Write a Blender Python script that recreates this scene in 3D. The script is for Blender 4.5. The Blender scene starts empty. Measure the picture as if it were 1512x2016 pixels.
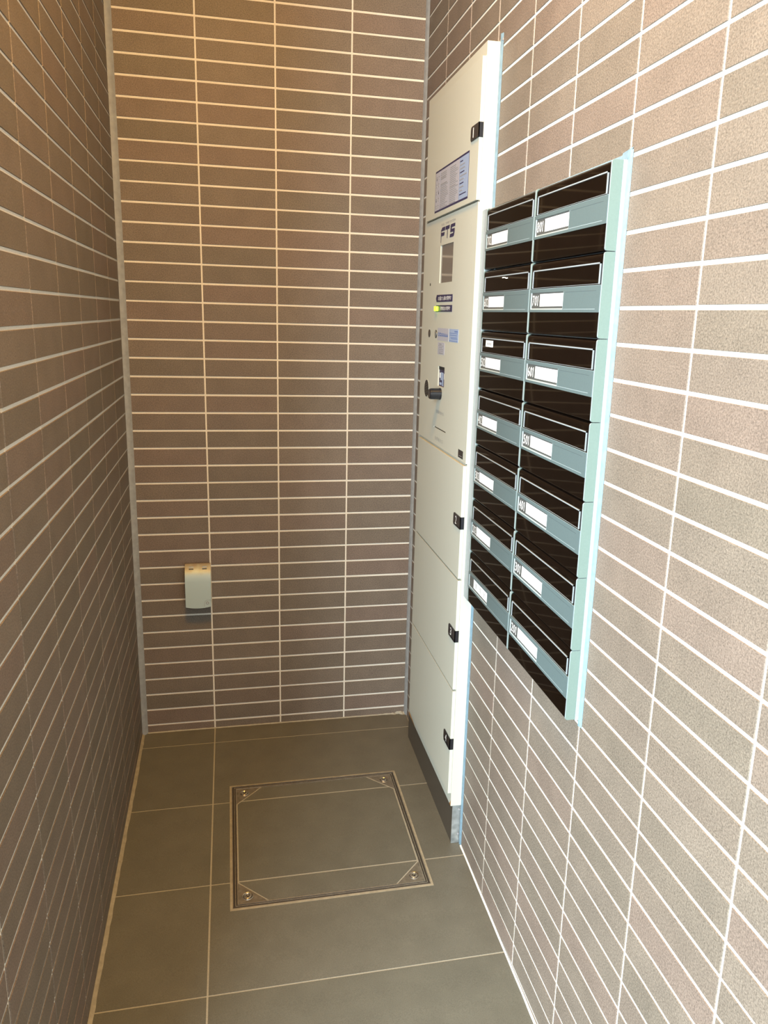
import bpy, bmesh, math, random
from mathutils import Matrix, Vector

random.seed(7)
S = bpy.context.scene
COL = S.collection

# ---------------------------------------------------------------- camera
cam_d = bpy.data.cameras.new('camera')
cam = bpy.data.objects.new('camera', cam_d)
COL.objects.link(cam)
F_PX, CX, CY = 1546.73, 793.10, 992.45
right = Vector((0.97706, -0.2110, 0.02883))
down = Vector((-0.02168, -0.23323, -0.97218))
fwd = Vector((0.21186, 0.94925, -0.23245))
m = Matrix.Identity(4)
for i in range(3):
    m[i][0] = right[i]; m[i][1] = -down[i]; m[i][2] = -fwd[i]
m[0][3], m[1][3], m[2][3] = 0.3295, -2.6608, 1.47197
cam.matrix_world = m
cam_d.sensor_fit = 'AUTO'
cam_d.sensor_width = 36.0
cam_d.lens = F_PX * 36.0 / 2016.0
cam_d.shift_x = -(CX - 756.0) / 2016.0
cam_d.shift_y = (CY - 1008.0) / 2016.0
cam_d.clip_start = 0.02
S.camera = cam

# ---------------------------------------------------------------- world, lights, exposure
W = bpy.data.worlds.new('sky')
S.world = W
W.use_nodes = True
bg = W.node_tree.nodes['Background']
bg.inputs['Color'].default_value = (0.86, 0.95, 1.0, 1)
bg.inputs['Strength'].default_value = 1.0

def area(name, loc, target, sx, sy, power, color):
    d = bpy.data.lights.new(name, 'AREA')
    d.shape = 'RECTANGLE'; d.size = sx; d.size_y = sy
    d.energy = power; d.color = color
    o = bpy.data.objects.new(name, d); COL.objects.link(o)
    o.location = loc
    v = Vector(target) - Vector(loc)
    o.rotation_euler = v.to_track_quat('-Z', 'Y').to_euler()
    return o
# bright sky seen over the street, to the left of and behind the camera
area('daylight_opening', (-2.1, -4.6, 1.9), (0.8, -1.3, 0.7), 2.7, 2.4, 450, (0.84, 0.95, 1.0))

S.view_settings.view_transform = 'Standard'
S.view_settings.look = 'None'
S.view_settings.gamma = 1
S.view_settings.use_curve_mapping = False
S.view_settings.exposure = 1.12

# ---------------------------------------------------------------- helpers
WX = 0.95815      # face of the right wall
SLOPE = 0.02793   # the floor falls towards the opening
def fz(y): return SLOPE * y

def mat(name, color, rough=0.5, metal=0.0, spec=0.5, emit=None, estr=0, coat=0.0):
    mm = bpy.data.materials.new(name); mm.use_nodes = True
    b = mm.node_tree.nodes['Principled BSDF']
    b.inputs['Base Color'].default_value = (*color, 1)
    b.inputs['Roughness'].default_value = rough
    b.inputs['Metallic'].default_value = metal
    b.inputs['Specular IOR Level'].default_value = spec
    if coat: b.inputs['Coat Weight'].default_value = coat
    if emit:
        b.inputs['Emission Color'].default_value = (*emit, 1)
        b.inputs['Emission Strength'].default_value = estr
    return mm

def grain(mm, scale=300, amount=0.15, bump=0.0, dist=0.001, c=None):
    """fine procedural mottling of the base colour, optional bump"""
    nt = mm.node_tree; b = nt.nodes['Principled BSDF']
    tc = nt.nodes.new('ShaderNodeTexCoord')
    n = nt.nodes.new('ShaderNodeTexNoise'); n.inputs['Scale'].default_value = scale
    n.inputs['Detail'].default_value = 3
    nt.links.new(tc.outputs['Object'], n.inputs['Vector'])
    col = b.inputs['Base Color'].default_value[:]
    mr = nt.nodes.new('ShaderNodeMapRange')
    mr.inputs['From Min'].default_value = 0.3; mr.inputs['From Max'].default_value = 0.7
    mr.inputs['To Min'].default_value = 1 - amount; mr.inputs['To Max'].default_value = 1 + amount
    nt.links.new(n.outputs['Fac'], mr.inputs['Value'])
    vm = nt.nodes.new('ShaderNodeVectorMath'); vm.operation = 'SCALE'
    vm.inputs[0].default_value = col[:3]
    nt.links.new(mr.outputs[0], vm.inputs['Scale'])
    nt.links.new(vm.outputs[0], b.inputs['Base Color'])
    if bump:
        bp = nt.nodes.new('ShaderNodeBump'); bp.inputs['Strength'].default_value = bump
        bp.inputs['Distance'].default_value = dist
        nt.links.new(n.outputs['Fac'], bp.inputs['Height'])
        nt.links.new(bp.outputs[0], b.inputs['Normal'])
    return mm

def tile_mat(name, cols, rough, spec, speck_scale, speck_amt, bump, dist):
    """tile body: colour picked per tile from the 'tint' attribute, with granular speckle"""
    mm = bpy.data.materials.new(name); mm.use_nodes = True
    nt = mm.node_tree; N = nt.nodes; L = nt.links
    b = N['Principled BSDF']
    b.inputs['Roughness'].default_value = rough
    b.inputs['Specular IOR Level'].default_value = spec
    at = N.new('ShaderNodeAttribute'); at.attribute_name = 'tint'
    ramp = N.new('ShaderNodeValToRGB'); e = ramp.color_ramp.elements
    e[0].position = 0; e[0].color = (*cols[0], 1)
    e[1].position = 1; e[1].color = (*cols[-1], 1)
    for i, c in enumerate(cols[1:-1]):
        x = e.new((i + 1) / (len(cols) - 1)); x.color = (*c, 1)
    L.new(at.outputs['Fac'], ramp.inputs['Fac'])
    tc = N.new('ShaderNodeTexCoord')
    n1 = N.new('ShaderNodeTexNoise'); n1.inputs['Scale'].default_value = speck_scale
    n1.inputs['Detail'].default_value = 4; n1.inputs['Roughness'].default_value = 0.7
    L.new(tc.outputs['Object'], n1.inputs['Vector'])
    r1 = N.new('ShaderNodeMapRange')
    r1.inputs['From Min'].default_value = 0.33; r1.inputs['From Max'].default_value = 0.67
    r1.inputs['To Min'].default_value = 1 - speck_amt; r1.inputs['To Max'].default_value = 1 + speck_amt
    L.new(n1.outputs['Fac'], r1.inputs['Value'])
    n2 = N.new('ShaderNodeTexNoise'); n2.inputs['Scale'].default_value = 14
    n2.inputs['Detail'].default_value = 2
    L.new(tc.outputs['Object'], n2.inputs['Vector'])
    r2 = N.new('ShaderNodeMapRange')
    r2.inputs['From Min'].default_value = 0.3; r2.inputs['From Max'].default_value = 0.7
    r2.inputs['To Min'].default_value = 0.93; r2.inputs['To Max'].default_value = 1.07
    L.new(n2.outputs['Fac'], r2.inputs['Value'])
    mu = N.new('ShaderNodeMath'); mu.operation = 'MULTIPLY'
    L.new(r1.outputs[0], mu.inputs[0]); L.new(r2.outputs[0], mu.inputs[1])
    # scattered dark grains
    vo = N.new('ShaderNodeTexVoronoi'); vo.inputs['Scale'].default_value = speck_scale * 0.35
    L.new(tc.outputs['Object'], vo.inputs['Vector'])
    r3 = N.new('ShaderNodeMapRange')
    r3.inputs['From Min'].default_value = 0.05; r3.inputs['From Max'].default_value = 0.13
    r3.inputs['To Min'].default_value = 1 - speck_amt * 1.4; r3.inputs['To Max'].default_value = 1.0
    L.new(vo.outputs['Distance'], r3.inputs['Value'])
    mu2 = N.new('ShaderNodeMath'); mu2.operation = 'MULTIPLY'
    L.new(mu.outputs[0], mu2.inputs[0]); L.new(r3.outputs[0], mu2.inputs[1])
    vm = N.new('ShaderNodeVectorMath'); vm.operation = 'SCALE'
    L.new(ramp.outputs[0], vm.inputs[0]); L.new(mu2.outputs[0], vm.inputs['Scale'])
    L.new(vm.outputs[0], b.inputs['Base Color'])
    bp = N.new('ShaderNodeBump'); bp.inputs['Strength'].default_value = bump
    bp.inputs['Distance'].default_value = dist
    n3 = N.new('ShaderNodeTexNoise'); n3.inputs['Scale'].default_value = speck_scale * 0.4
    n3.inputs['Detail'].default_value = 5
    L.new(tc.outputs['Object'], n3.inputs['Vector'])
    L.new(n3.outputs['Fac'], bp.inputs['Height']); L.new(bp.outputs[0], b.inputs['Normal'])
    return mm

class MB:
    """collects faces (with material slot and tint) and links them as one mesh object"""
    def __init__(s): s.v = []; s.f = []; s.m = []; s.t = []; s.sm = []
    def face(s, pts, m=0, tint=0.5, smooth=False):
        k = len(s.v); s.v += [tuple(p) for p in pts]
        s.f.append(tuple(range(k, k + len(pts)))); s.m.append(m); s.t.append(tint); s.sm.append(smooth)
    def box(s, a, b, m=0, tint=0.5):
        x0, y0, z0 = (min(a[i], b[i]) for i in range(3)); x1, y1, z1 = (max(a[i], b[i]) for i in range(3))
        P = lambda i, j, k: ((x0, x1)[i], (y0, y1)[j], (z0, z1)[k])
        for q in ([(0,0,0),(0,1,0),(1,1,0),(1,0,0)], [(0,0,1),(1,0,1),(1,1,1),(0,1,1)],
                  [(0,0,0),(1,0,0),(1,0,1),(0,0,1)], [(0,1,0),(0,1,1),(1,1,1),(1,1,0)],
                  [(0,0,0),(0,0,1),(0,1,1),(0,1,0)], [(1,0,0),(1,1,0),(1,1,1),(1,0,1)]):
            s.face([P(*c) for c in q], m, tint)
    def prism(s, poly, vec, m=0, smooth=False, caps=True):
        """extrude a polygon of 3-D points along vec"""
        vec = Vector(vec); A = [Vector(p) for p in poly]; Bv = [p + vec for p in A]
        n = len(A)
        if caps: s.face(A[::-1], m); s.face(Bv, m)
        for i in range(n):
            j = (i + 1) % n
            s.face([A[i], A[j], Bv[j], Bv[i]], m, smooth=smooth)
    def build(s, name, mats, parent=None, bevel=0, weld=False):
        me = bpy.data.meshes.new(name)
        me.from_pydata(s.v, [], s.f)
        for mm in (mats if isinstance(mats, (list, tuple)) else [mats]): me.materials.append(mm)
        ca = me.color_attributes.new('tint', 'FLOAT_COLOR', 'CORNER')
        for i, p in enumerate(me.polygons):
            p.material_index = s.m[i]; p.use_smooth = s.sm[i]
            for li in p.loop_indices: ca.data[li].color = (s.t[i],) * 3 + (1,)
        if bevel or weld:
            bm = bmesh.new(); bm.from_mesh(me)
            bmesh.ops.remove_doubles(bm, verts=bm.verts, dist=1e-5)
            bmesh.ops.recalc_face_normals(bm, faces=bm.faces)
            for e in bm.edges:
                if len(e.link_faces) == 2 and e.calc_face_angle(0) > 0.6: e.smooth = False
            if bevel:
                es = [e for e in bm.edges if len(e.link_faces) == 2 and e.calc_face_angle(0) > 0.9]
                bmesh.ops.bevel(bm, geom=es, offset=bevel, segments=2, profile=0.7, affect='EDGES', clamp_overlap=True)
            bm.to_mesh(me); bm.free()
        me.update()
        o = bpy.data.objects.new(name, me); COL.objects.link(o)
        if parent: o.parent = parent
        return o

def thing(name, label, cat, loc=(0, 0, 0), group=None):
    o = bpy.data.objects.new(name, None); COL.objects.link(o)
    o.empty_display_size = 0.05
    o.location = loc; o['label'] = label; o['category'] = cat
    if group: o['group'] = group
    bpy.context.view_layer.update()
    return o

def tag(o, label, cat, group=None):
    o['label'] = label; o['category'] = cat
    if group: o['group'] = group
    return o

def place(o, root):
    """mesh written in world coordinates becomes a child of an Empty that stands elsewhere"""
    o.parent = root
    o.matrix_parent_inverse = root.matrix_world.inverted()
    return o

def struct(o): o['kind'] = 'structure'; return o

_tc = {}
def text_faces(txt):
    if txt in _tc: return _tc[txt]
    cu = bpy.data.curves.new('lettering_curve', 'FONT'); cu.body = txt; cu.resolution_u = 3
    ob = bpy.data.objects.new('lettering_source', cu); COL.objects.link(ob)
    bpy.context.view_layer.update()
    dg = bpy.context.evaluated_depsgraph_get()
    me = bpy.data.meshes.new_from_object(ob.evaluated_get(dg))
    vs = [v.co.copy() for v in me.vertices]; fs = [tuple(p.vertices) for p in me.polygons]
    bpy.data.meshes.remove(me); bpy.data.objects.remove(ob); bpy.data.curves.remove(cu)
    x0 = min(v.x for v in vs); x1 = max(v.x for v in vs); y0 = min(v.y for v in vs); y1 = max(v.y for v in vs)
    r = ([((v.x - x0) / (x1 - x0), (v.y - y0) / (y1 - y0)) for v in vs], fs)
    _tc[txt] = r
    return r

def text_on_right(mb, txt, y_left, z_bot, w, h, x, m=0, shear=0.0):
    """lettering on a face that looks towards -X; y_left is its left end as read"""
    vs, fs = text_faces(txt)
    for f in fs:
        pts = [(x, y_left - (vs[i][0] + shear * vs[i][1]) * w, z_bot + vs[i][1] * h) for i in f]
        mb.face(pts, m)

# ---------------------------------------------------------------- materials
M_tile = tile_mat('wall_tile', [(0.137, 0.116, 0.091), (0.148, 0.121, 0.096), (0.160, 0.123, 0.100), (0.144, 0.120, 0.096), (0.162, 0.133, 0.106)],
                  0.55, 0.35, 360, 0.40, 0.4, 0.0012)
M_grout = grain(mat('wall_grout', (0.66, 0.64, 0.57), 0.85, spec=0.2), 500, 0.10)
M_ftile = tile_mat('floor_tile', [(0.102, 0.101, 0.082), (0.107, 0.106, 0.086), (0.112, 0.110, 0.090)],
                   0.42, 0.5, 520, 0.22, 0.25, 0.0006)
M_fgrout = grain(mat('floor_grout', (0.31, 0.30, 0.245), 0.85, spec=0.2), 400, 0.12)
M_caulk = grain(mat('grey_sealant', (0.27, 0.29, 0.30), 0.5, spec=0.4), 60, 0.12, 0.3, 0.001)
M_caulk2 = grain(mat('pale_sealant', (0.15, 0.235, 0.295), 0.45, spec=0.4), 80, 0.12, 0.3, 0.001)
M_caulkt = grain(mat('tan_sealant', (0.27, 0.245, 0.18), 0.7, spec=0.3), 60, 0.15)
M_ceil = grain(mat('ceiling_warm_bounce', (0.55, 0.36, 0.17), 0.8, spec=0.2), 120, 0.04)  # unseen ceiling, its warm tone picked to bounce warm light into the alcove
M_cream = grain(mat('cream_steel', (0.455, 0.465, 0.40), 0.42, spec=0.4), 900, 0.03)
M_dark = mat('dark_gap', (0.012, 0.011, 0.010), 0.7)
M_toe = grain(mat('brown_kick_panel', (0.055, 0.046, 0.036), 0.35), 200, 0.12)
M_alu = grain(mat('satin_aluminium', (0.34, 0.39, 0.42), 0.38, metal=0.35), 250, 0.05)
M_zinc = grain(mat('galvanised_plate', (0.42, 0.46, 0.47), 0.3, metal=0.7), 60, 0.25)
M_black = grain(mat('gloss_dark_brown', (0.0042, 0.0025, 0.0017), 0.04, spec=0.07), 30, 0.1)
M_mint = grain(mat('pale_green_cap', (0.125, 0.172, 0.152), 0.45, spec=0.4), 300, 0.03)
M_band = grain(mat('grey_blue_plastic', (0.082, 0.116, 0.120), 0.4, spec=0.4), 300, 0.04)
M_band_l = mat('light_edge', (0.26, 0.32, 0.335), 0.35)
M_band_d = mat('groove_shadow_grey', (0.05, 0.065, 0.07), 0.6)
M_nwin = mat('name_window_grey', (0.065, 0.07, 0.068), 0.25)
M_card = grain(mat('white_card', (0.80, 0.80, 0.78), 0.7), 200, 0.04)
M_white = mat('white_print', (0.85, 0.85, 0.83), 0.6)
M_ink = mat('dark_print', (0.10, 0.10, 0.11), 0.6)
M_inkg = mat('grey_print', (0.25, 0.25, 0.26), 0.6)
M_navy = mat('navy_print', (0.012, 0.010, 0.06), 0.45)
M_bplas = mat('black_plastic', (0.010, 0.010, 0.013), 0.28, spec=0.5)
M_screen = mat('grey_glass_screen', (0.12, 0.105, 0.09), 0.08, spec=0.8)
M_paper = grain(mat('sticker_paper', (0.35, 0.36, 0.42), 0.4), 300, 0.05)
M_blue = mat('pale_blue_sticker', (0.26, 0.34, 0.50), 0.4)
M_blue2 = mat('mid_blue_print', (0.09, 0.16, 0.38), 0.4)
M_lamp = mat('lit_green_lamp', (0.5, 0.9, 0.05), 0.4, emit=(0.55, 1.0, 0.02), estr=1.1)
M_steel = grain(mat('stainless_channel', (0.50, 0.46, 0.39), 0.24, metal=0.85), 90, 0.15)
M_steeld = mat('channel_shadow_dark', (0.035, 0.030, 0.024), 0.6)  # shadow in the hatch gaps and bolt rings, put into the colour
M_plate = grain(mat('bronzed_corner_plate', (0.27, 0.245, 0.20), 0.32, metal=0.7), 80, 0.2)
M_outlet = None

# ---------------------------------------------------------------- walls
PH, Z0, PW = 0.0586, 0.03019, 0.235
ROWS = [Z0 + n * PH for n in range(-1, 60)]
GH, GV = 0.0060, 0.0050     # joint widths
REC = 0.0016
CEIL = 3.15

def tile_wall(name, P, u0, u1, z0f, z1, joints, rough_m):
    """P(u, z, d) -> point, d out of the wall. Tiles with chamfered arrises over a grout bed."""
    mb = MB()
    mb.face([P(u0, z0f - 0.2, -REC), P(u1, z0f - 0.2, -REC), P(u1, z1, -REC), P(u0, z1, -REC)], 1)
    us = [u0 - GV / 2] + joints + [u1 + GV / 2]
    zs = [z0f - 0.12] + [z for z in ROWS if z > z0f - 0.12] + [z1]
    zs = [z for z in zs if z <= z1]
    c = 0.0007
    for i in range(len(us) - 1):
        a, b = us[i] + GV / 2, us[i + 1] - GV / 2
        if b - a < 0.004: continue
        for j in range(len(zs) - 1):
            g = GH + random.uniform(-0.0006, 0.0006)
            d0, d1 = zs[j] + g / 2, zs[j + 1] - g / 2
            if d1 - d0 < 0.004: continue
            t = random.random(); k = random.uniform(-0.00015, 0.00015)
            A, B2, C2, D2 = P(a, d0, -REC), P(b, d0, -REC), P(b, d1, -REC), P(a, d1, -REC)
            a2, b2, c2, e2 = P(a + c, d0 + c, k), P(b - c, d0 + c, k), P(b - c, d1 - c, k), P(a + c, d1 - c, k)
            mb.face([a2, b2, c2, e2], 0, t)
            mb.face([A, B2, b2, a2], 0, t); mb.face([B2, C2, c2, b2], 0, t)
            mb.face([C2, D2, e2, c2], 0, t); mb.face([D2, A, a2, e2], 0, t)
    return struct(mb.build(name, [M_tile, M_grout]))

# back wall: y = 0, facing -Y
xj = [0.2504 + PW * k for k in range(0, 3)]
tile_wall('wall_back', lambda u, z, d: (u, -d, z), 0.0, WX, 0.0, CEIL, xj, None)
# left wall: x = 0, facing +X; u runs away from the corner
LEND = 1.78
yj = [0.22602 + PW * k for k in range(0, 9) if 0.22602 + PW * k < LEND - 0.02]
tile_wall('wall_left', lambda u, z, d: (d, -u, z), 0.0, LEND, -0.05, CEIL, yj, None)
REND = 4.6
yj = [1.1887 - 4 * PW + PW * k for k in range(0, 30) if 1.1887 - 4 * PW + PW * k < REND - 0.02]
tile_wall('wall_right', lambda u, z, d: (WX - d, -u, z), 0.0, REND, -0.12, CEIL, yj, None)
# thickness behind the tiled faces
mb = MB(); mb.box((-0.2, REC + 0.0005, -0.3), (WX + 0.2, 0.15, CEIL)); struct(mb.build('wall_core_back', M_grout))
mb = MB(); mb.box((-0.2, -LEND, -0.3), (-REC - 0.0005, REC, CEIL)); struct(mb.build('wall_core_left', M_grout))
mb = MB(); mb.box((WX + REC + 0.0005, -REND, -0.3), (WX + 0.2, REC, CEIL)); struct(mb.build('wall_core_right', M_grout))
# tiled end of the left wall, round the corner from the alcove
mb = MB(); mb.box((-0.2, -LEND - 0.004, -0.2), (0.0, -LEND, CEIL), 0, 0.5); struct(mb.build('trim_1', M_tile))

# ---------------------------------------------------------------- ceiling
mb = MB(); mb.box((-0.25, -2.6, CEIL), (WX + 0.25, 0.2, CEIL + 0.12)); struct(mb.build('ceiling', M_ceil))

# ---------------------------------------------------------------- floor (tiles around the hatch opening)
HX0, HX1, HY0, HY1 = 0.301, 0.8405, -0.898, -0.362   # sealant outline of the hatch
mb = MB()
def fp(x, y, h=0.0): return (x, y, fz(y) + h)
mb.face([fp(-3.5, -6.5, -0.0008), fp(WX + 0.01, -6.5, -0.0008), fp(WX + 0.01, 0.01, -0.0008), fp(-3.5, 0.01, -0.0008)], 1)
fx = [-3.5 + 0.0, -2.57, -1.865, -1.16, -0.455, 0.2504, WX]
fyj = [0.002] + [-0.09765 - 0.34911 * k for k in range(0, 19)]
fg = 0.0042
for i in range(len(fx) - 1):
    for j in range(len(fyj) - 1):
        a, b = fx[i] + fg / 2, fx[i + 1] - fg / 2
        d1, d0 = fyj[j] - fg / 2, fyj[j + 1] + fg / 2
        t = random.random()
        rects = [(a, b, d0, d1)]
        if a < HX1 and b > HX0 and d0 < HY1 and d1 > HY0:
            rects = []
            if a < HX0: rects.append((a, HX0, d0, d1))
            if b > HX1: rects.append((HX1, b, d0, d1))
            xa, xb = max(a, HX0), min(b, HX1)
            if d1 > HY1: rects.append((xa, xb, HY1, d1))
            if d0 < HY0: rects.append((xa, xb, d0, HY0))
        for (x0, x1, y0, y1) in rects:
            mb.face([fp(x0, y0), fp(x1, y0), fp(x1, y1), fp(x0, y1)], 0, t)
            for (p, q) in (((x0, y0), (x1, y0)), ((x1, y0), (x1, y1)), ((x1, y1), (x0, y1)), ((x0, y1), (x0, y0))):
                mb.face([fp(*q), fp(*p), fp(*p, -0.0009), fp(*q, -0.0009)], 0, t)
struct(mb.build('floor', [M_ftile, M_fgrout]))

# ---------------------------------------------------------------- sealant in the corners
def fillet(name, pts, z0, z1, m, sag=0.0):
    mb = MB()
    n = 14
    for k in range(n):
        za = z0 + (z1 - z0) * k / n; zb = z0 + (z1 - z0) * (k + 1) / n
        for i in range(len(pts) - 1):
            (ax, ay), (bx, by) = pts[i], pts[i + 1]
            mb.face([(ax, ay, za), (bx, by, za), (bx, by, zb), (ax, ay, zb)], 0, smooth=True)
    return struct(mb.build(name, m, weld=True))
fillet('trim_2', [(0.0001, -0.0135), (0.0065, -0.0115), (0.0125, -0.0075), (0.0185, -0.0001)], -0.01, CEIL, M_caulk)
fillet('trim_3', [(WX - 0.0075, -0.0001), (WX - 0.006, -0.009), (WX - 0.0035, -0.015), (WX - 0.0001, -0.022)], 0.0, CEIL, M_caulk)
# tan sealant between left wall and floor
mb = MB()
n = 60
prev = None
for k in range(n + 1):
    y = -0.012 - (LEND - 0.012) * k / n
    w = 0.0095 + random.uniform(-0.0012, 0.0012)
    cur = ((0.0002, y, fz(y) + 0.006), (w * 0.5, y, fz(y) + 0.0028), (w, y, fz(y) + 0.0002))
    if prev:
        for i in range(2): mb.face([prev[i], prev[i + 1], cur[i + 1], cur[i]], 0, smooth=True)
    prev = cur
struct(mb.build('trim_4', M_caulkt, weld=True))
# pale mortar line between right wall and floor
mb = MB()
prev = None
for k in range(n + 1):
    y = -0.757 - 3.4 * k / n
    w = 0.0042 + random.uniform(-0.0006, 0.0006)
    cur = ((WX - 0.0001, y, fz(y) + 0.003), (WX - w, y, fz(y) + 0.0002))
    if prev: mb.face([prev[0], prev[1], cur[1], cur[0]], 0)
    prev = cur
struct(mb.build('trim_5', M_grout, weld=True))
# back wall to floor, a thin tan line
mb = MB(); prev = None
for k in range(121):
    x = 0.018 + (WX - 0.022) * k / 120
    u = max(0.0, (x - 0.87) / 0.08); a = 0.0032 + random.uniform(-0.0005, 0.0005) + random.random() ** 2 * 0.011 * u
    b = 0.0035 + random.uniform(-0.0005, 0.0008) + random.random() ** 2 * 0.010 * u
    cur = ((x, -0.0002, a), (x, -b, 0.0002 + fz(-b)))
    if prev: mb.face([prev[0], prev[1], cur[1], cur[0]])
    prev = cur
struct(mb.build('trim_6', M_fgrout, weld=True))

# ---------------------------------------------------------------- parcel locker
FR, DR, KR = 0.9235, 0.914, 0.9195   # fronts of frame, doors, control panel
LY0, LY1 = -0.198, -0.7475           # far and near side of the locker
BK = WX - 0.0008
lock = thing('parcel_locker', 'tall narrow cream steel parcel locker with four numbered doors beside the mailboxes', 'locker', (BK, (LY0 + LY1) / 2, fz(-0.47)))
mb = MB(); mb.box((FR, LY0, 0.106), (BK, LY1, 2.092)); place(mb.build('frame', M_cream, bevel=0.0012), lock)
# seams between the units, visible between the doors
toe = MB(); ty0, ty1 = -0.165, -0.7425
toe.face([(0.9315, ty0, 0.106), (0.9315, ty1, 0.106), (0.9315, ty1, fz(ty1)), (0.9315, ty0, fz(ty0))])
toe.face([(0.9315, ty1, 0.106), (BK, ty1, 0.106), (BK, ty1, fz(ty1)), (0.9315, ty1, fz(ty1))])
toe.face([(BK, ty0, 0.106), (0.9315, ty0, 0.106), (0.9315, ty0, fz(ty0)), (BK, ty0, fz(ty0))])
toe.face([(0.9315, ty0, 0.106), (BK, ty0, 0.106), (BK, ty1, 0.106), (0.9315, ty1, 0.106)])
place(toe.build('kick_panel', M_toe), lock)
mb = MB(); mb.box((0.9305, ty1 + 0.0005, fz(ty1) + 0.001), (BK, ty1 - 0.0012, 0.105))
for zz in (0.09, 0.01): 
    mb.prism([(0.9508 + 0.003 * math.cos(a * math.pi / 4), ty1 - 0.0012, zz + 0.003 * math.sin(a * math.pi / 4)) for a in range(8)], (0, -0.001, 0), 1)
o = place(mb.build('kick_end_plate', [M_zinc, M_inkg]), lock); o['label'] = 'bright galvanised end plate'

def plate(mb, x, xb, y0, y1, z0, z1, holes, m=0, depth=0.004):
    """front plate facing -X with rectangular holes, rim walls and hole walls (y0 > y1)"""
    ys = sorted({y0, y1, *[h[0] for h in holes], *[h[1] for h in holes]}, reverse=True)
    zs = sorted({z0, z1, *[h[2] for h in holes], *[h[3] for h in holes]})
    for i in range(len(ys) - 1):
        for j in range(len(zs) - 1):
            cy, cz = (ys[i] + ys[i + 1]) / 2, (zs[j] + zs[j + 1]) / 2
            if any(h[1] < cy < h[0] and h[2] < cz < h[3] for h in holes): continue
            mb.face([(x, ys[i], zs[j]), (x, ys[i + 1], zs[j]), (x, ys[i + 1], zs[j + 1]), (x, ys[i], zs[j + 1])], m)
    for (a, b, c, d, e) in [(y0, y1, z0, z1, xb)] + [(h[0], h[1], h[2], h[3], h[4]) for h in holes]:
        C = [(a, c), (b, c), (b, d), (a, d)]
        for k in range(4):
            p, q = C[k], C[(k + 1) % 4]
            mb.face([(x, *p), (x, *q), (e, *q), (e, *p)], m)

HG = 'numbered black door handles'
def locker_door(y0, y1, z0, z1, num, hz, label):
    mb = MB(); mb.box((DR, y0, z0), (FR - 0.0001, y1, z1))
    # thin dark seam under the door
    mb.box((FR - 0.0004, y0 + 0.001, z0 - 0.0018), (FR - 0.0018, y1 + 0.001, z0 + 0.0012), 1)
    if num == '1': mb.box((FR - 0.0004, y0 + 0.001, z1 - 0.001), (FR - 0.0018, y1 + 0.001, z1 + 0.0022), 1)
    d = place(mb.build('locker_door', [M_cream, M_dark], bevel=0.0024), lock)
    d['label'] = label
    # handle: plate on the door front that folds round its near edge
    h = MB(); hx = DR - 0.0022; ya, yb = y1 + 0.063, y1 - 0.0022
    zt, zb = hz + 0.0165, hz - 0.0165
    r = 0.007
    pts = [(ya, zb + 0.004), (ya - 0.004, zb), (yb, zb), (yb, zt), (ya - r, zt), (ya - r * 0.3, zt - r * 0.3), (ya, zt - r)]
    h.prism([(hx, p[0], p[1]) for p in pts][::-1], (DR - 0.0001 - hx, 0, 0))
    h.box((hx, y1 - 0.0002, zb), (FR - 0.0005, yb, zt))
    # raised lip along the lower edge
    h.box((hx - 0.0016, ya - 0.008, zb + 0.0010), (hx, yb, zb + 0.0032), 0)
    text_on_right(h, num, ya - 0.020, hz - 0.0105, 0.011 if num != '1' else 0.0055, 0.022, hx - 0.0004, 1, 0.12)
    ho = h.build('handle', [M_bplas, M_white])
    ho.parent = d; ho.matrix_parent_inverse = Matrix.Identity(4)
    return d
bpy.context.view_layer.update()
d1 = locker_door(-0.246, -0.752 + 0.006, 1.7475, 2.060, '1', 1.903, 'top cream door with the black handle numbered 1')
locker_door(-0.246, -0.7445, 0.7935, 1.1000, '2', 0.947, 'cream door with the black handle numbered 2')
locker_door(-0.246, -0.7445, 0.4705, 0.7880, '3', 0.628, 'cream door with the black handle numbered 3')
locker_door(-0.246, -0.7445, 0.1465, 0.4650, '4', 0.303, 'lowest cream door with the black handle numbered 4')

# instruction sticker on the top door
def child(mb, name, mats, par, label=None):
    o = mb.build(name, mats); o.parent = par
    if label: o['label'] = label
    return o
mb = MB(); X = DR
sy0, sy1, sz0, sz1 = -0.347, -0.6735, 1.7605, 1.871
mb.box((X - 0.0004, sy0, sz0), (X, sy1, sz1), 1)
colsx = [0.0, 0.165, 0.745, 1.0]
wS = sy0 - sy1
for i in range(3):
    ya = sy0 - wS * colsx[i] - 0.003; yb = sy0 - wS * colsx[i + 1] + (0.003 if i == 2 else 0.0)
    mb.box((X - 0.0007, ya, sz0 + 0.005), (X - 0.0003, yb, sz1 - 0.005), 0 if i < 2 else 3)
for k in range(20):       # rows of small print in the two middle columns
    z = sz1 - 0.0125 - k * 0.0047
    for c0 in (0.185, 0.475):
        if random.random() < 0.12: continue
        ln = random.uniform(0.16, 0.25)
        y = sy0 - wS * c0
        mb.box((X - 0.0010, y, z), (X - 0.0007, y - wS * ln, z - (0.0028 if random.random() < .15 else 0.0017)), 2)
for k in range(10):
    z = sz1 - 0.013 - k * 0.0088
    y = sy0 - wS * 0.77
    mb.box((X - 0.0010, y, z), (X - 0.0007, y - wS * random.uniform(0.06, 0.19), z - 0.0024), 2 if k % 3 else 4)
for r_ in range(5):       # little pictograms
    for c_ in range(2):
        z = sz1 - 0.016 - r_ * 0.019; y = sy0 - 0.012 - c_ * 0.022
        mb.box((X - 0.0010, y, z), (X - 0.0007, y - 0.012, z - 0.0022), 2)
        mb.box((X - 0.0010, y - 0.002, z - 0.004), (X - 0.0007, y - 0.009, z - 0.0095), 2 if (r_ + c_) % 3 else 5)
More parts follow.
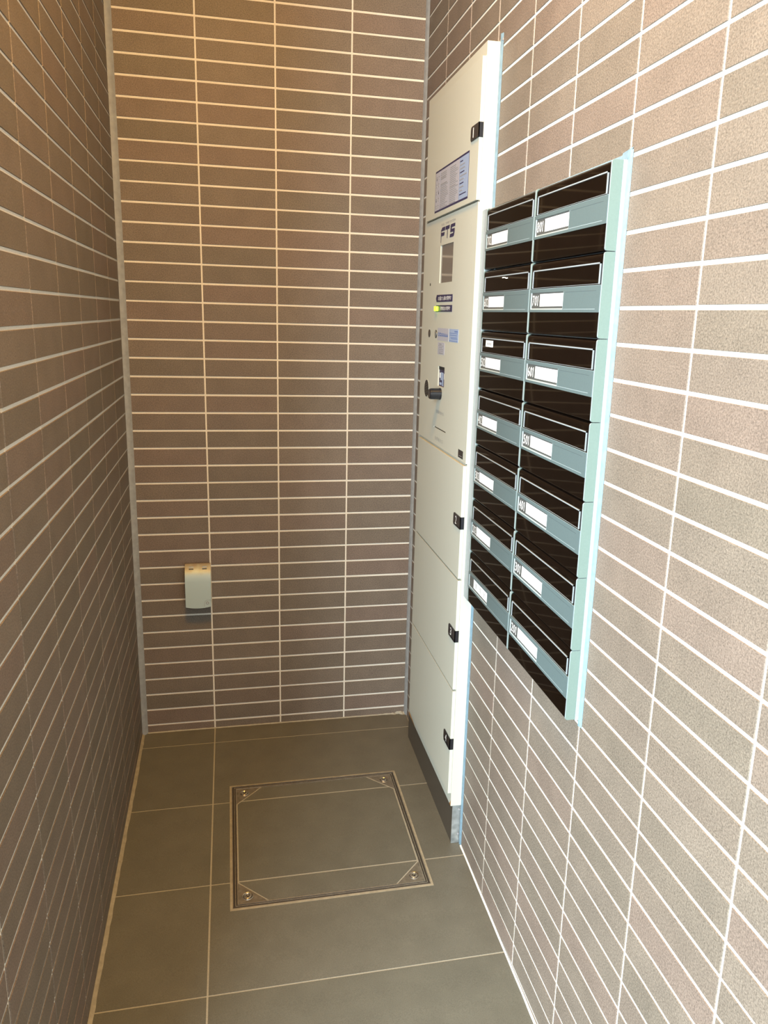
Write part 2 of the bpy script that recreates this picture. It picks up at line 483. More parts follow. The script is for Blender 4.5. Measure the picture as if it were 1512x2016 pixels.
child(mb, 'instruction_sticker', [M_paper, M_navy, M_inkg, M_blue, M_navy, M_ink], d1, 'pale sticker of printed instructions with a navy border')

# control panel
holes = [(-0.408, -0.5425, 1.5665, 1.6685, KR + 0.0035), (-0.4345, -0.503, 1.279, 1.3355, KR + 0.0035), (-0.409, -0.540, 1.1553, 1.1587, KR + 0.003)]
mb = MB(); plate(mb, KR, FR - 0.0001, -0.2185, -0.7465, 1.1055, 1.7440, holes)
mb.box((FR - 0.0004, -0.222, 1.1030), (FR - 0.0010, -0.746, 1.1055), 1)
mb.box((FR - 0.0004, -0.222, 1.7440), (FR - 0.0010, -0.746, 1.7470), 1)
panel = place(mb.build('control_panel', [M_cream, M_dark]), lock)
mb = MB(); mb.box((KR + 0.003, -0.408, 1.5665), (FR - 0.0002, -0.5425, 1.6685)); child(mb, 'screen', M_screen, panel, 'grey glass screen')
mb = MB(); mb.box((KR + 0.0024, -0.409, 1.1553), (FR - 0.0002, -0.540, 1.1587)); child(mb, 'paper_slot', M_dark, panel, 'thin black slot')
mb = MB(); X = KR + 0.0034
mb.box((X, -0.4345, 1.279), (FR - 0.0001, -0.503, 1.3355), 0)
mb.box((X - 0.0012, -0.4345, 1.326), (X, -0.503, 1.3355), 3)
mb.face([(X - 0.0005, -0.455, 1.319), (X - 0.0005, -0.484, 1.319), (X - 0.0005, -0.487, 1.281), (X - 0.0005, -0.470, 1.281), (X - 0.0005, -0.470, 1.297), (X - 0.0005, -0.452, 1.297)], 1)
mb.box((X - 0.0008, -0.444, 1.303), (X, -0.449, 1.317), 2); mb.box((X - 0.0008, -0.490, 1.301), (X, -0.496, 1.317), 2)
mb.box((X - 0.0008, -0.443, 1.283), (X, -0.462, 1.290), 1)
child(mb, 'dial_window', [M_navy, M_blue, M_white, M_dark], panel, 'small window over the dial showing blue and black')

def disc(mb, x, y, z, r, d, m=0, n=28, taper=1.0, smooth=True):
    A = [(x, y - r * math.cos(2 * math.pi * k / n), z + r * math.sin(2 * math.pi * k / n)) for k in range(n)]
    Bp = [(x - d, y - r * taper * math.cos(2 * math.pi * k / n), z + r * taper * math.sin(2 * math.pi * k / n)) for k in range(n)]
    for k in range(n):
        j = (k + 1) % n; mb.face([A[k], A[j], Bp[j], Bp[k]], m, smooth=smooth)
    mb.face(Bp, m)
mb = MB(); disc(mb, KR, -0.468, 1.2585, 0.0168, 0.003, 0); disc(mb, KR - 0.003, -0.468, 1.2585, 0.0155, 0.029, 0, taper=0.94); disc(mb, KR - 0.032, -0.468, 1.2585, 0.0146, 0.002, 0, taper=0.85)
for k in range(24):
    a = 2 * math.pi * k / 24
    yy, zz = -0.468 - 0.0152 * math.cos(a), 1.2585 + 0.0152 * math.sin(a)
    mb.box((KR - 0.004, yy - 0.0004, zz - 0.0004), (KR - 0.029, yy + 0.0004, zz + 0.0004))
child(mb, 'selector_dial', M_bplas, panel, 'black round dial knob')
mb = MB(); disc(mb, KR, -0.3045, 1.2595, 0.0275, 0.0006, 1, 36); disc(mb, KR - 0.0006, -0.3045, 1.2595, 0.0255, 0.0003, 0, 36)
for k in range(9):
    z = 1.2595 - 0.020 + k * 0.005; hw = math.sqrt(max(0.024 ** 2 - (z - 1.2595) ** 2, 0)) * 0.8
    mb.box((KR - 0.0009, -0.3045 + hw, z), (KR - 0.0013, -0.3045 - hw, z + 0.0016), 2)
child(mb, 'speaker_grille', [M_dark, M_cream, M_toe], panel, 'round dark speaker grille')
for (yy, nm) in ((-0.3155, 'push_button'), (-0.394, 'keyhole')):
    mb = MB(); disc(mb, KR, yy, 1.4245, 0.0115, 0.0012, 0); disc(mb, KR - 0.0012, yy, 1.4245, 0.0085, 0.0006, 1)
    mb.box((KR - 0.0018, yy + 0.0012, 1.418), (KR - 0.0022, yy - 0.0012, 1.431), 2)
    child(mb, nm, [M_bplas, M_zinc if nm == 'keyhole' else M_toe, M_dark], panel)
mb = MB(); disc(mb, KR, -0.305, 1.566, 0.0042, 0.0006, 0, 16); child(mb, 'microphone_hole', M_dark, panel)
# two black captions, the lower one beginning with a lit lamp
mb = MB(); X = KR - 0.0008
mb.prism([(KR, p[0], p[1]) for p in [(-0.389, 1.5345), (-0.380, 1.524), (-0.389, 1.5145), (-0.555, 1.5145), (-0.555, 1.5335)]], (-0.0008, 0, 0))
text_on_right(mb, 'お届け入庫の際押す', -0.408, 1.5185, 0.138, 0.0115, X - 0.0003, 1)
child(mb, 'caption_label', [M_navy, M_white], panel, 'dark caption strip with white lettering')
mb = MB(); mb.box((KR, -0.385, 1.4875), (X, -0.555, 1.5055))
text_on_right(mb, '荷物取出の際押す', -0.434, 1.4915, 0.106, 0.0105, X - 0.0003, 1)
child(mb, 'caption_label', [M_navy, M_white], panel, 'dark caption strip behind the lit lamp')
mb = MB(); mb.box((KR, -0.386, 1.4895), (KR - 0.0075, -0.410, 1.5025)); o = mb.build('indicator_lamp', M_lamp, bevel=0.0018); o.parent = panel; o['label'] = 'lit yellow-green lamp'
# blue sticker pair and small paper notice
mb = MB(); X = KR - 0.0005
mb.box((KR, -0.413, 1.408), (X, -0.531, 1.4425), 0); mb.box((KR, -0.537, 1.408), (X, -0.627, 1.4425), 1)
for k, (c0, c1) in enumerate([(-0.42, -0.432), (-0.436, -0.458), (-0.461, -0.475), (-0.478, -0.492), (-0.495, -0.509), (-0.511, -0.524)]):
    mb.face([(X - 0.0003, c0, 1.4205), (X - 0.0003, c1, 1.4195), (X - 0.0003, c1 - 0.002, 1.428 - 0.0006 * k), (X - 0.0003, c0 - 0.003, 1.431 - 0.0006 * k)], 2)
    mb.face([(X - 0.0005, c0 - 0.003, 1.4235), (X - 0.0005, c1 + 0.003, 1.423), (X - 0.0005, c1 + 0.002, 1.4255), (X - 0.0005, c0 - 0.004, 1.4262)], 0)
mb.box((X, -0.590, 1.4345), (X - 0.0003, -0.623, 1.4375), 2)
for z, a, b in ((1.4318, -0.542, -0.623), (1.4265, -0.548, -0.616), (1.4205, -0.552, -0.614), (1.4175, -0.560, -0.622), (1.4115, -0.541, -0.624)):
    mb.box((X, a, z), (X - 0.0003, b, z - 0.0013), 2)
child(mb, 'service_sticker', [M_paper, M_blue, M_blue2], panel, 'pale blue printed sticker')
mb = MB(); mb.box((KR, -0.420, 1.369), (KR - 0.0004, -0.494, 1.4025), 0); X = KR - 0.0004
for k, (a, b) in enumerate([(-0.435, -0.462), (-0.428, -0.482), (-0.432, -0.470), (-0.430, -0.484), (-0.430, -0.480), (-0.436, -0.482)]):
    z = 1.399 - k * 0.0050; mb.box((X, a, z), (X - 0.0003, b, z - (0.0028 if k in (0, 5) else 0.0016)), 1)
mb.box((X, -0.423, 1.390), (X - 0.0003, -0.426, 1.375), 1)
child(mb, 'paper_notice', [M_paper, M_inkg], panel)
# printed captions and the maker's mark
mb = MB(); X = KR - 0.0003
text_on_right(mb, '住戸番号合わせる', -0.428, 1.1995, 0.086, 0.0105, X, 0)
text_on_right(mb, '伝', -0.428, 1.1195, 0.010, 0.0115, X, 0); text_on_right(mb, '票', -0.447, 1.1195, 0.010, 0.0115, X, 0)
text_on_right(mb, '発', -0.466, 1.1195, 0.010, 0.0115, X, 0); text_on_right(mb, '行', -0.485, 1.1195, 0.010, 0.0115, X, 0); text_on_right(mb, '口', -0.504, 1.1205, 0.010, 0.0095, X, 0)
text_on_right(mb, 'FULL TIME SYSTEM', -0.411, 1.7205, 0.142, 0.0062, X, 0)
child(mb, 'printed_lettering', M_inkg, panel)
mb = MB(); X = KR - 0.0005; lw, lh, ly, lz = 0.145, 0.0345, -0.408, 1.6815
def lp(pts, m=0): mb.face([(X, ly - p[0] * lw, lz + p[1] * lh) for p in pts], m)
lp([(0.03, 0.80), (0.08, 1.0), (0.31, 1.0), (0.29, 0.72), (0.03, 0.72)]); lp([(0.03, 0.60), (0.28, 0.60), (0.24, 0.33), (0.02, 0.33)])
lp([(0.005, 0.85), (0.04, 0.85), (0.025, -0.15), (-0.005, -0.15)])
lp([(0.34, 1.0), (0.63, 1.0), (0.60, 0.72), (0.33, 0.72)]); lp([(0.455, 0.72), (0.495, 0.72), (0.485, 0.05), (0.445, 0.05)])
lp([(0.72, 1.0), (1.0, 1.0), (0.99, 0.76), (0.69, 0.76), (0.68, 0.86)]); lp([(0.69, 0.76), (0.78, 0.76), (0.77, 0.63), (0.68, 0.63)])
lp([(0.68, 0.63), (0.98, 0.63), (0.97, 0.40), (0.67, 0.40)]); lp([(0.88, 0.40), (0.97, 0.40), (0.96, 0.30), (0.87, 0.30)])
lp([(0.66, 0.28), (0.96, 0.30), (0.93, 0.08), (0.90, 0.03), (0.65, 0.03)])
child(mb, 'logo', M_navy, panel)
mb = MB(); mb.box((KR, -0.6755, 1.1125), (KR - 0.0006, -0.7185, 1.1335), 0)
mb.box((KR - 0.0006, -0.684, 1.1175), (KR - 0.0008, -0.710, 1.1185), 1)
child(mb, 'rating_plate', [M_bplas, M_inkg], panel, 'small dark square plate')

# rusty smear at the foot of the far corner
M_rust = grain(mat('rust', (0.35, 0.17, 0.05), 0.8), 200, 0.4)
mb = MB(); mb.face([(FR - 0.0004, -0.20, 0.118), (FR - 0.0004, -0.245, 0.114), (FR - 0.0004, -0.30, 0.1065), (FR - 0.0004, -0.20, 0.1065)])
place(mb.build('rust_stain', M_rust), lock)
mb = MB(); mb.face([(FR - 0.0004, -0.742, 0.118), (FR - 0.0004, -0.7472, 0.128), (FR - 0.0004, -0.7472, 0.107), (FR - 0.0004, -0.735, 0.107)])
place(mb.build('rust_stain', M_rust), lock)

# ---------------------------------------------------------------- sealant round locker and mailboxes
mb = MB()
def strip(mb, y0, y1, z0, z1, h, m=0):
    """soft raised strip on the right wall"""
    n = max(2, int(abs(z1 - z0) / 0.04))
    for k in range(n):
        za, zb = z0 + (z1 - z0) * k / n, z0 + (z1 - z0) * (k + 1) / n
        ym = (y0 + y1) / 2
        mb.face([(WX - h, y0, za), (WX - h * .8, ym, za), (WX - h * .8, ym, zb), (WX - h, y0, zb)], m, smooth=True)
        mb.face([(WX - h * .8, ym, za), (WX - 0.0002, y1, za), (WX - 0.0002, y1, zb), (WX - h * .8, ym, zb)], m, smooth=True)
strip(mb, -0.7475, -0.7580, 1.728, 2.108, 0.004)
strip(mb, -0.7475, -0.7580, fz(-0.75), 0.742, 0.004)
struct(mb.build('trim_7', M_caulk2, weld=True))
mb = MB(); mb.prism([(WX - 0.003, -0.19, 2.0925), (WX - 0.0003, -0.19, 2.100), (WX - 0.0002, -0.19, 2.0925)], (0, -0.568, 0)); struct(mb.build('trim_8', M_caulk))
mb = MB(); strip(mb, -1.4245, -1.4350, 0.733, 1.738, 0.0035)
mb.face([(WX - 0.004, -0.760, 1.7245), (WX - 0.0002, -0.760, 1.732), (WX - 0.0002, -1.432, 1.735), (WX - 0.004, -1.424, 1.7245)])
mb.face([(WX - 0.004, -1.424, 1.7245), (WX - 0.004, -1.4, 1.7245), (WX - 0.0004, -1.4, 1.738), (WX - 0.0004, -1.435, 1.742)])
struct(mb.build('trim_9', M_caulk2))

# ---------------------------------------------------------------- mailbox bank
BR = 0.948; MF = 0.9295
BZ1, BP = 1.7235, 0.1398
BZ0 = BZ1 - 7 * BP
fr = thing('mailbox_surround', 'flat aluminium mounting surround behind the mailboxes, its wide stile against the locker', 'frame', (BK, -1.085, BZ0))
mb = MB(); mb.box((BR, -0.7485, BZ0 - 0.001), (BK, -1.4245, BZ1 + 0.0008)); place(mb.build('back_frame', M_alu, bevel=0.0008), fr)
mb = MB(); mb.box((0.9305, -0.7485, BZ0 + 0.002), (BR, -0.7885, BZ1)); mb.box((0.929, -0.7845, BZ0 + 0.002), (0.9305, -0.7885, BZ1), 0)
place(mb.build('side_stile', M_alu, bevel=0.0008), fr)

def mailbox(col, row, number, card, label):
    y0 = (-0.7895, -1.1010)[col]; w = (0.3105, 0.3235)[col]
    zt = BZ1 - row * BP
    H = BP - 0.0013
    root = thing('mailbox', label, 'mailbox', (BR, y0 - w / 2, zt - H), 'apartment mailboxes in two columns')
    P = lambda t, v, d: (MF - d, y0 - t, zt - v)
    DP = BR - MF - 0.0001
    def bx(mb, t0, t1, v0, v1, d0, d1, m=0): mb.box(P(t0, v0, d0), P(t1, v1, d1), m)
    def profile(rt, rb, dd, v0, v1):
        pts = [(v0, -DP)]
        for k in range(9):
            a = math.pi / 2 * k / 8; pts.append((v0 + rt - rt * math.cos(a) if 0 else v0 + rt * (1 - math.sin(a)), 0)) if 0 else pts.append((v0 + rt - rt * math.cos(a), dd - rt + rt * math.sin(a)))
        for k in range(9):
            a = math.pi / 2 * k / 8; pts.append((v1 - rb + rb * math.sin(a), dd - rb + rb * math.cos(a)))
        pts.append((v1, -DP))
        return pts
    # glossy body with rounded top and bottom
    mb = MB(); pr = profile(0.0085, 0.004, 0.0, 0.0, H)
    for k in range(len(pr) - 1):
        (va, da), (vb, db) = pr[k], pr[k + 1]
        mb.face([P(0.003, va, da), P(0.003, vb, db), P(w - 0.003, vb, db), P(w - 0.003, va, da)], 0, smooth=True)
    body = place(mb.build('body', M_black, weld=True), root)
    # end caps
    for (ta, tb) in ((0.0, 0.0032), (w - 0.0032, w)):
        mb = MB(); pr = profile(0.0045, 0.0045, 0.0009, 0.0, H)
        mb.prism([P(ta, v, d) for v, d in pr], (0, -(tb - ta), 0), 1, caps=False)
        mb.face([P(ta, v, d) for v, d in pr][::-1], 0); mb.face([P(tb, v, d) for v, d in pr], 0)
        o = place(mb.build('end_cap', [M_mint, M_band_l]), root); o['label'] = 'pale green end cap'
    # posting flap and its trim
    t0, t1 = 0.0125, w - 0.0105
    mb = MB(); bx(mb, t0 + 0.003, t1 - 0.003, 0.0190, 0.0495, 0, 0.0005)
    flap = place(mb.build('posting_flap', M_black), root)
    mb = MB()
    bx(mb, t0, t1, 0.0160, 0.0182, 0, 0.0016); bx(mb, t0, t0 + 0.0024, 0.0160, 0.0505, 0, 0.0016); bx(mb, t1 - 0.0024, t1, 0.0160, 0.0505, 0, 0.0016)
    bx(mb, t0 + 0.0024, t1 - 0.0024, 0.0190 - 0.0009, 0.0190, 0, 0.0002, 1)
    bx(mb, t0 + 0.0024, t1 - 0.0024, 0.0496, 0.0502, 0, 0.0010, 0)
    o = place(mb.build('flap_trim', [M_alu, M_dark]), root); o['label'] = 'thin silver trim round the flap'
    if (col, row) == (0, 2):
        mb = MB(); bx(mb, 0.043, 0.096, 0.0215, 0.0365, 0.0005, 0.0008); 
        for k in range(3): bx(mb, 0.055 + k * 0.011, 0.061 + k * 0.011, 0.0265, 0.0325, 0.0008, 0.0010, 1)
        c = mb.build('paper_sticker', [M_card, M_inkg]); c.parent = flap; c['label'] = 'small white sticker'
    if (col, row) == (0, 1):
        mb = MB()
        for a, b, v in ((0.135, 0.150, 0.0205), (0.152, 0.158, 0.0212), (0.158, 0.172, 0.0225)): bx(mb, a, b, v, v + 0.0022, 0.0005, 0.0007)
        c = mb.build('scuff_mark', M_card); c.parent = flap
    # name band with a sunken window
    B0, B1 = 0.0520, 0.0962; W0, W1 = (0.0085, 0.158) if col == 0 else (0.0110, 0.1715)
    V0, V1 = 0.0590, 0.0915; TH = 0.0018
    mb = MB()
    e0, e1 = 0.0028, w - 0.0028
    bx(mb, e0, e1, B0, V0, 0, TH); bx(mb, e0, e1, V1, B1, 0, TH)
    bx(mb, e0, W0, V0, V1, 0, TH); bx(mb, W1, e1, V0, V1, 0, TH)
    # bevels left and below the window, band's upper lip: highlight painted as paler colour
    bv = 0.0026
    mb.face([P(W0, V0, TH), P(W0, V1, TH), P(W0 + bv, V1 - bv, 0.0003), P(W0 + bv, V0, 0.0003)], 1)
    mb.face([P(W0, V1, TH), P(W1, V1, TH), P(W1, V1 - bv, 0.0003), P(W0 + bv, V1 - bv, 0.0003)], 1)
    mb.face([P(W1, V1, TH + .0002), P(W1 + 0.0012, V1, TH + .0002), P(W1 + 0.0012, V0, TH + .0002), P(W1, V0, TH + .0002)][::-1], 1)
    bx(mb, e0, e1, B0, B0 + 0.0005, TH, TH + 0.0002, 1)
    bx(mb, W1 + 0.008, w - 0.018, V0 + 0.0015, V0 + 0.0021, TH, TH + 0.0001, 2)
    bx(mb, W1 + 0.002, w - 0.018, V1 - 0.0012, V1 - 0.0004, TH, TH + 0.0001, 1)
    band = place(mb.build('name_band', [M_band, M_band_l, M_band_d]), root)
    mb = MB(); bx(mb, W0, W1, V0, V1, -0.0002, 0.0004); c = mb.build('name_window', M_nwin); c.parent = band
    C0 = 0.0465 if col == 0 else 0.0565
    C1 = W1 - 0.001
    mb = MB(); bx(mb, C0, C1, V0 + 0.0028, V0 + 0.0262, 0.0004, 0.0007)
    if card:
        text_on_right(mb, '管', y0 - C0 - 0.014, zt - V0 - 0.0215, 0.015, 0.0145, MF - 0.0009, 1)
        text_on_right(mb, '理', y0 - C0 - 0.046, zt - V0 - 0.0215, 0.015, 0.0145, MF - 0.0009, 1)
        text_on_right(mb, '室', y0 - C0 - 0.078, zt - V0 - 0.0215, 0.015, 0.0145, MF - 0.0009, 1)
    c = mb.build('name_card', [M_card, M_inkg]); c.parent = band; c['label'] = 'white name card'
    if number:
        mb = MB(); dw = 0.0080 if col == 0 else 0.0098; t = W0 + 0.0060
        for ch in number:
            yl, zb, xx, hh = y0 - t, zt - V0 - 0.0250, MF - 0.0008, 0.0195
            if ch == '1':
                mb.face([(xx, yl - 0.0022, zb), (xx, yl - 0.0046, zb), (xx, yl - 0.0058, zb + hh), (xx, yl - 0.0036, zb + hh)])
                mb.face([(xx, yl - 0.0038, zb + hh), (xx, yl - 0.0036, zb + hh * 0.84), (xx, yl - 0.0012, zb + hh * 0.74), (xx, yl - 0.0012, zb + hh * 0.84)])
                t += 0.0072
            else:
                text_on_right(mb, ch, yl, zb, dw, hh, xx, 0, 0.12); t += dw + (0.0020 if col == 0 else 0.0028)
        c = mb.build('unit_number', M_white); c.parent = band
    return root

LEFTN = ['702', '602', '502', '402', '302', '202', None]
RIGHTN = ['801', '701', '601', '501', '401', '301', '201']
extra = {(0, 0): 'topmost of the left column', (0, 1): 'second from the top of the left column', (0, 2): 'left column, small white sticker on its flap',
         (0, 3): 'in the left column', (0, 4): 'in the left column', (0, 5): 'in the left column', (0, 6): 'lowest of the left column',
         (1, 0): 'topmost of the right column', (1, 6): 'lowest of the right column'}
for r in range(7):
    mailbox(0, r, LEFTN[r], r == 6, ('glossy dark brown mailbox numbered %s, ' % LEFTN[r] if LEFTN[r] else 'dark brown mailbox without a number, three characters on its card, ') + extra[(0, r)])
for r in range(7):
    mailbox(1, r, RIGHTN[r], False, 'glossy dark brown mailbox numbered %s, %s' % (RIGHTN[r], extra.get((1, r), 'in the right column')))

# ---------------------------------------------------------------- outlet cover on the back wall
def two_tone(name, c0, c1, z0, z1):
    """brushed metal whose colour turns browner towards its hinge"""
    mm = mat(name, c0, 0.5, metal=0.25); nt = mm.node_tree; b = nt.nodes['Principled BSDF']
    tc = nt.nodes.new('ShaderNodeTexCoord'); sp = nt.nodes.new('ShaderNodeSeparateXYZ')
    nt.links.new(tc.outputs['Object'], sp.inputs[0])
    n = nt.nodes.new('ShaderNodeTexNoise'); n.inputs['Scale'].default_value = 45
    nt.links.new(tc.outputs['Object'], n.inputs['Vector'])
    ma = nt.nodes.new('ShaderNodeMath'); ma.operation = 'MULTIPLY_ADD'; ma.inputs[1].default_value = 0.03
    nt.links.new(n.outputs['Fac'], ma.inputs[0]); nt.links.new(sp.outputs['Z'], ma.inputs[2])
    mr = nt.nodes.new('ShaderNodeMapRange'); mr.inputs['From Min'].default_value = z0; mr.inputs['From Max'].default_value = z1
    nt.links.new(ma.outputs[0], mr.inputs['Value'])
    mx = nt.nodes.new('ShaderNodeMix'); mx.data_type = 'RGBA'
    mx.inputs['A'].default_value = (*c0, 1); mx.inputs['B'].default_value = (*c1, 1)
    nt.links.new(mr.outputs[0], mx.inputs['Factor']); nt.links.new(mx.outputs['Result'], b.inputs['Base Color'])
    return mm
M_outlet = two_tone('brushed_cover_metal', (0.40, 0.49, 0.48), (0.27, 0.235, 0.19), 0.612, 0.645)
ox0, ox1 = 0.1665, 0.2515
out = thing('outlet_cover', 'brushed metal weatherproof outlet cover low on the back wall', 'outlet', ((ox0 + ox1) / 2, -0.001, 0.48))
mb = MB(); mb.box((ox0 + 0.001, -0.0004, 0.486), (ox1 - 0.001, -0.010, 0.628)); place(mb.build('back_plate', M_toe, bevel=0.001), out)
prof = [(-0.0095, 0.6300), (-0.014, 0.6275), (-0.020, 0.6225), (-0.027, 0.6160), (-0.034, 0.6080), (-0.039, 0.5990), (-0.0425, 0.5880), (-0.0440, 0.5750), (-0.0450, 0.5300), (-0.0455, 0.4860)]
mb = MB(); nx = 12
def bot(u): return 0.4800 + 0.0055 * (2 * u - 1) ** 2
for k in range(len(prof) - 1):
    for i in range(nx):
        u0, u1 = i / nx, (i + 1) / nx
        xa, xb = ox0 + (ox1 - ox0) * u0, ox0 + (ox1 - ox0) * u1
        (ya, za), (yb, zb) = prof[k], prof[k + 1]
        last = k == len(prof) - 2
        mb.face([(xa, ya, za), (xa, yb, bot(u0) if last else zb), (xb, yb, bot(u1) if last else zb), (xb, ya, za)], 0, smooth=True)
for xe in (ox0, ox1):        # side cheeks
    pts = [(xe, y, z) for y, z in prof[:-1]] + [(xe, -0.0455, bot(0)), (xe, -0.0100, 0.490)]
    mb.face(pts, 0)
for i in range(nx):
    u0, u1 = i / nx, (i + 1) / nx
    xa, xb = ox0 + (ox1 - ox0) * u0, ox0 + (ox1 - ox0) * u1
    mb.face([(xa, -0.0455, bot(u0)), (xa, -0.010, 0.490), (xb, -0.010, 0.490), (xb, -0.0455, bot(u1))], 0)
lid = place(mb.build('lid', M_outlet, weld=True), out)
for hx in (0.1795, 0.2235):
    mb = MB(); mb.box((hx, -0.0150, 0.6175), (hx + 0.0155, -0.0225, 0.6225), 0); mb.box((hx, -0.0208, 0.6130), (hx + 0.0155, -0.0285, 0.6172), 1)
    c = mb.build('hinge_tab', [M_zinc, M_dark], bevel=0.0003); c.parent = lid; c.matrix_parent_inverse = Matrix.Identity(4)
mb = MB()
def ydisc(mb, x, y, z, r, d, m, n=24):
    A = [(x + r * math.cos(2 * math.pi * k / n), y, z + r * math.sin(2 * math.pi * k / n)) for k in range(n)]
    Bp = [(p[0], y - d, p[2]) for p in A]
    for k in range(n):
        j = (k + 1) % n; mb.face([A[k], A[j], Bp[j], Bp[k]], m, smooth=True)
    mb.face(Bp, m)
ydisc(mb, 0.2385, -0.0453, 0.4985, 0.0052, 0.0012, 1); ydisc(mb, 0.2385, -0.0465, 0.4985, 0.0030, 0.0004, 0)
n = 14    # pressed rim round the lock
for k in range(n):
    a0, a1 = math.pi / 2 + (math.pi / 2) * k / n, math.pi / 2 + (math.pi / 2) * (k + 1) / n
    mb.face([(0.2400 + r_ * math.cos(a), -0.0458, 0.4975 + r_ * math.sin(a)) for r_, a in ((0.0118, a0), (0.0118, a1), (0.0109, a1), (0.0109, a0))], 1)
mb.box((0.240, -0.0455, 0.5084), (0.2512, -0.0458, 0.5093), 1); mb.box((0.2282, -0.0455, 0.4860), (0.2291, -0.0458, 0.4975), 1)
c = mb.build('lock', [M_outlet, M_inkg]); c.parent = lid; c['label'] = 'small round lock'

# ---------------------------------------------------------------- floor hatch
hat = thing('floor_hatch', 'square tiled floor hatch with a steel frame and four corner bolts', 'hatch', ((HX0 + HX1) / 2, (HY0 + HY1) / 2, fz((HY0 + HY1) / 2)))
def ring(mb, x0, x1, y0, y1, a, b, h, m, thick=0.003):
    """rectangular ring between inset a and inset b, top at height h above the floor"""
    O = [(x0 + a, y0 + a), (x1 - a, y0 + a), (x1 - a, y1 - a), (x0 + a, y1 - a)]
    I = [(x0 + b, y0 + b), (x1 - b, y0 + b), (x1 - b, y1 - b), (x0 + b, y1 - b)]
    for k in range(4):
        j = (k + 1) % 4
        mb.face([fp(*O[k], h), fp(*O[j], h), fp(*I[j], h), fp(*I[k], h)], m)
        mb.face([fp(*O[j], h), fp(*O[k], h), fp(*O[k], h - thick), fp(*O[j], h - thick)], m)
        mb.face([fp(*I[k], h), fp(*I[j], h), fp(*I[j], h - thick), fp(*I[k], h - thick)], m)
def frect(mb, x0, x1, y0, y1, h, m, t=0.5): mb.face([fp(x0, y0, h), fp(x1, y0, h), fp(x1, y1, h), fp(x0, y1, h)], m, t)
mb = MB(); ring(mb, HX0, HX1, HY0, HY1, 0, 0.0062, 0.0003, 0, 0.001); struct(mb.build('trim_10', M_caulkt))
fx0, fx1, fy0, fy1 = HX0 + 0.0062, HX1 - 0.0062, HY0 + 0.0062, HY1 - 0.0062
mb = MB()
ring(mb, fx0, fx1, fy0, fy1, 0.0, 0.0018, 0.0010, 0); ring(mb, fx0, fx1, fy0, fy1, 0.0018, 0.0072, -0.0004, 1, .0004)
ring(mb, fx0, fx1, fy0, fy1, 0.0072, 0.0088, 0.0008, 0)
place(mb.build('frame', [M_steel, M_steeld]), hat)
mb = MB()
ring(mb, fx0, fx1, fy0, fy1, 0.0088, 0.0125, -0.0005, 1, .0003)
ring(mb, fx0, fx1, fy0, fy1, 0.0125, 0.0145, 0.0010, 0)
place(mb.build('cover_edge', [M_steel, M_steeld]), hat)
cx0, cx1, cy0, cy1 = fx0 + 0.0145, fx1 - 0.0145, fy0 + 0.0145, fy1 - 0.0145
def clip(poly, a, b, c):
    """keep a*x + b*y <= c"""
    o = []
    for i in range(len(poly)):
        p, q = poly[i], poly[(i + 1) % len(poly)]
        dp, dq = a * p[0] + b * p[1] - c, a * q[0] + b * q[1] - c
        if dp <= 0: o.append(p)
        if dp * dq < 0:
            t = dp / (dp - dq); o.append((p[0] + t * (q[0] - p[0]), p[1] + t * (q[1] - p[1])))
    return o
LEG = 0.076; g = 0.0022
mb = MB(); frect(mb, cx0, cx1, cy0, cy1, -0.0004, 1)
for (ya, yb, t) in ((cy0 + g, -0.79598 - g, 0.7), (-0.79598 + g, -0.44676 - g, 0.35), (-0.44676 + g, cy1 - 0.0006, 0.6)):
    P4 = [(cx0 + 0.003, ya), (cx1 - 0.003, ya), (cx1 - 0.003, yb), (cx0 + 0.003, yb)]
    s2 = LEG + 0.005
    P4 = clip(P4, 1, 1, cx1 + cy1 - s2); P4 = clip(P4, -1, 1, -cx0 + cy1 - s2)
    P4 = clip(P4, 1, -1, cx1 - cy0 - s2); P4 = clip(P4, -1, -1, -cx0 - cy0 - s2)
    mb.face([fp(x, y, 0.0001) for x, y in P4], 0, t)
place(mb.build('cover_panel', [M_ftile, M_fgrout]), hat)
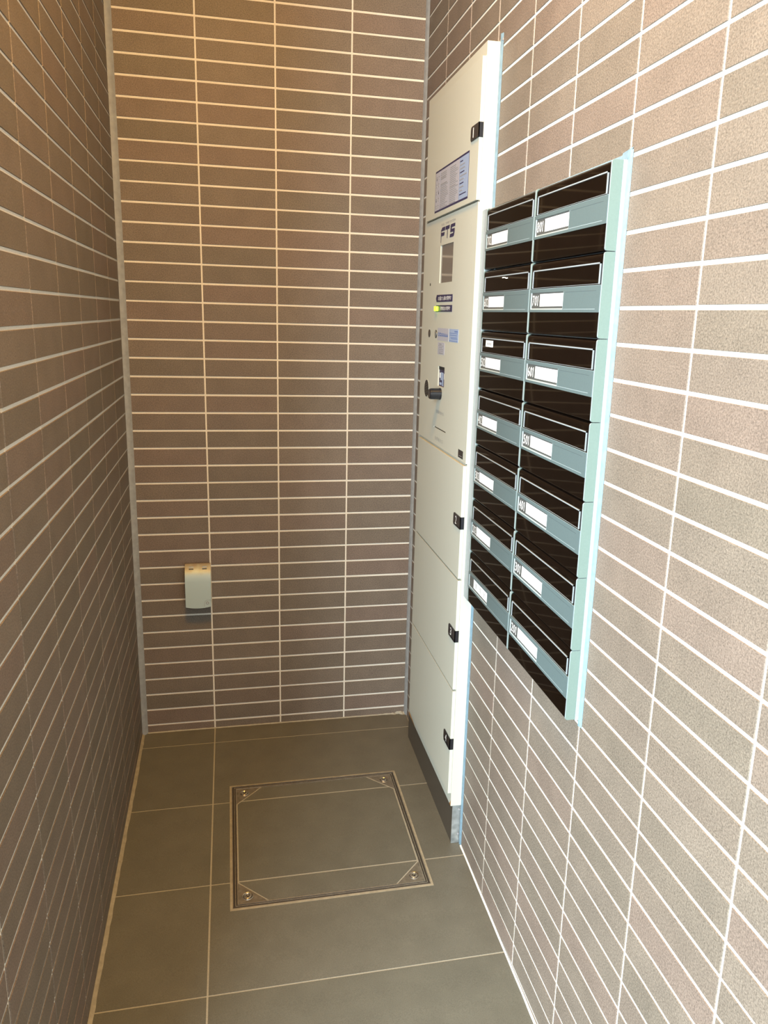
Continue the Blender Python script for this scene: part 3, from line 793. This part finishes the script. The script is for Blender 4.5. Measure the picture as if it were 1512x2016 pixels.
for (sx, sy) in ((0, 1), (1, 1), (0, 0), (1, 0)):
    X, Y = (cx0, cx1)[sx], (cy0, cy1)[sy]; ex, ey = (1, -1)[sx], (1, -1)[sy]
    tri = [(X, Y), (X + ex * LEG, Y), (X, Y + ey * LEG)]
    if ex * ey < 0: tri = tri[::-1]
    mb = MB(); T = [fp(x, y, 0.0006) for x, y in tri]; B0_ = [fp(x, y, -0.0003) for x, y in tri]
    mb.face(T)
    for k in range(3): mb.face([T[(k + 1) % 3], T[k], B0_[k], B0_[(k + 1) % 3]])
    pl = place(mb.build('corner_plate', M_plate), hat)
    bx_, by_ = X + ex * 0.0245, Y + ey * 0.0245
    mb = MB()
    def fdisc(r0, r1, h0, h1, m, n=28):
        A = [fp(bx_ + r0 * math.cos(2 * math.pi * k / n), by_ + r0 * math.sin(2 * math.pi * k / n), h0) for k in range(n)]
        Bq = [fp(bx_ + r1 * math.cos(2 * math.pi * k / n), by_ + r1 * math.sin(2 * math.pi * k / n), h1) for k in range(n)]
        for k in range(n):
            j = (k + 1) % n; mb.face([A[k], A[j], Bq[j], Bq[k]], m, smooth=True)
    def fcap(r, h, m, n=28): mb.face([fp(bx_ + r * math.cos(2 * math.pi * k / n), by_ + r * math.sin(2 * math.pi * k / n), h) for k in range(n)], m)
    fdisc(0.0145, 0.0135, 0.0006, 0.0016, 0); fdisc(0.0135, 0.0120, 0.0016, 0.0008, 0); fcap(0.0120, 0.0008, 1)
    fdisc(0.0104, 0.0100, 0.0008, 0.0034, 0); fdisc(0.0100, 0.0078, 0.0034, 0.0042, 0); fdisc(0.0078, 0.0055, 0.0042, 0.0022, 0); fcap(0.0055, 0.0022, 2)
    for k in range(2): 
        a = math.pi / 4 + k * math.pi / 2; dx, dy = 0.0065 * math.cos(a), 0.0065 * math.sin(a); nx_, ny_ = -0.001 * math.sin(a), 0.001 * math.cos(a)
        mb.face([fp(bx_ - dx - nx_, by_ - dy - ny_, 0.0036), fp(bx_ + dx - nx_, by_ + dy - ny_, 0.0036), fp(bx_ + dx + nx_, by_ + dy + ny_, 0.0036), fp(bx_ - dx + nx_, by_ - dy + ny_, 0.0036)], 0)
    b = mb.build('bolt', [M_steel, M_steeld, M_dark]); b.parent = pl; b.matrix_parent_inverse = Matrix.Identity(4)

# ---------------------------------------------------------------- warm downlight in the ceiling
lt = thing('ceiling_light', 'round flat warm ceiling light over the mouth of the alcove', 'ceiling light', (0.38, -1.7, CEIL))
mb = MB(); n = 32; c = (0.38, -1.7)
for (r0, h0, r1, h1) in ((0.240, 0.0, 0.238, -0.040), (0.238, -0.040, 0.228, -0.042), (0.228, -0.042, 0.226, -0.036)):
    for k in range(n):
        a, b2 = 2 * math.pi * k / n, 2 * math.pi * (k + 1) / n
        mb.face([(c[0] + r0 * math.cos(a), c[1] + r0 * math.sin(a), CEIL + h0), (c[0] + r0 * math.cos(b2), c[1] + r0 * math.sin(b2), CEIL + h0),
                 (c[0] + r1 * math.cos(b2), c[1] + r1 * math.sin(b2), CEIL + h1), (c[0] + r1 * math.cos(a), c[1] + r1 * math.sin(a), CEIL + h1)], 0, smooth=True)
place(mb.build('trim_ring', M_zinc, weld=True), lt)
mb = MB(); mb.face([(c[0] + 0.226 * math.cos(-2 * math.pi * k / n), c[1] + 0.226 * math.sin(-2 * math.pi * k / n), CEIL - 0.037) for k in range(n)])
place(mb.build('lens', mat('lit_warm_lens', (1, .8, .5), 0.5, emit=(1.0, 0.55, 0.18), estr=1.2)), lt)
ld = bpy.data.lights.new('downlight', 'AREA'); ld.shape = 'DISK'; ld.size = 0.44; ld.energy = 32; ld.color = (1.0, 0.49, 0.07)
lo = bpy.data.objects.new('downlight', ld); COL.objects.link(lo); lo.location = (c[0], c[1], CEIL - 0.045)
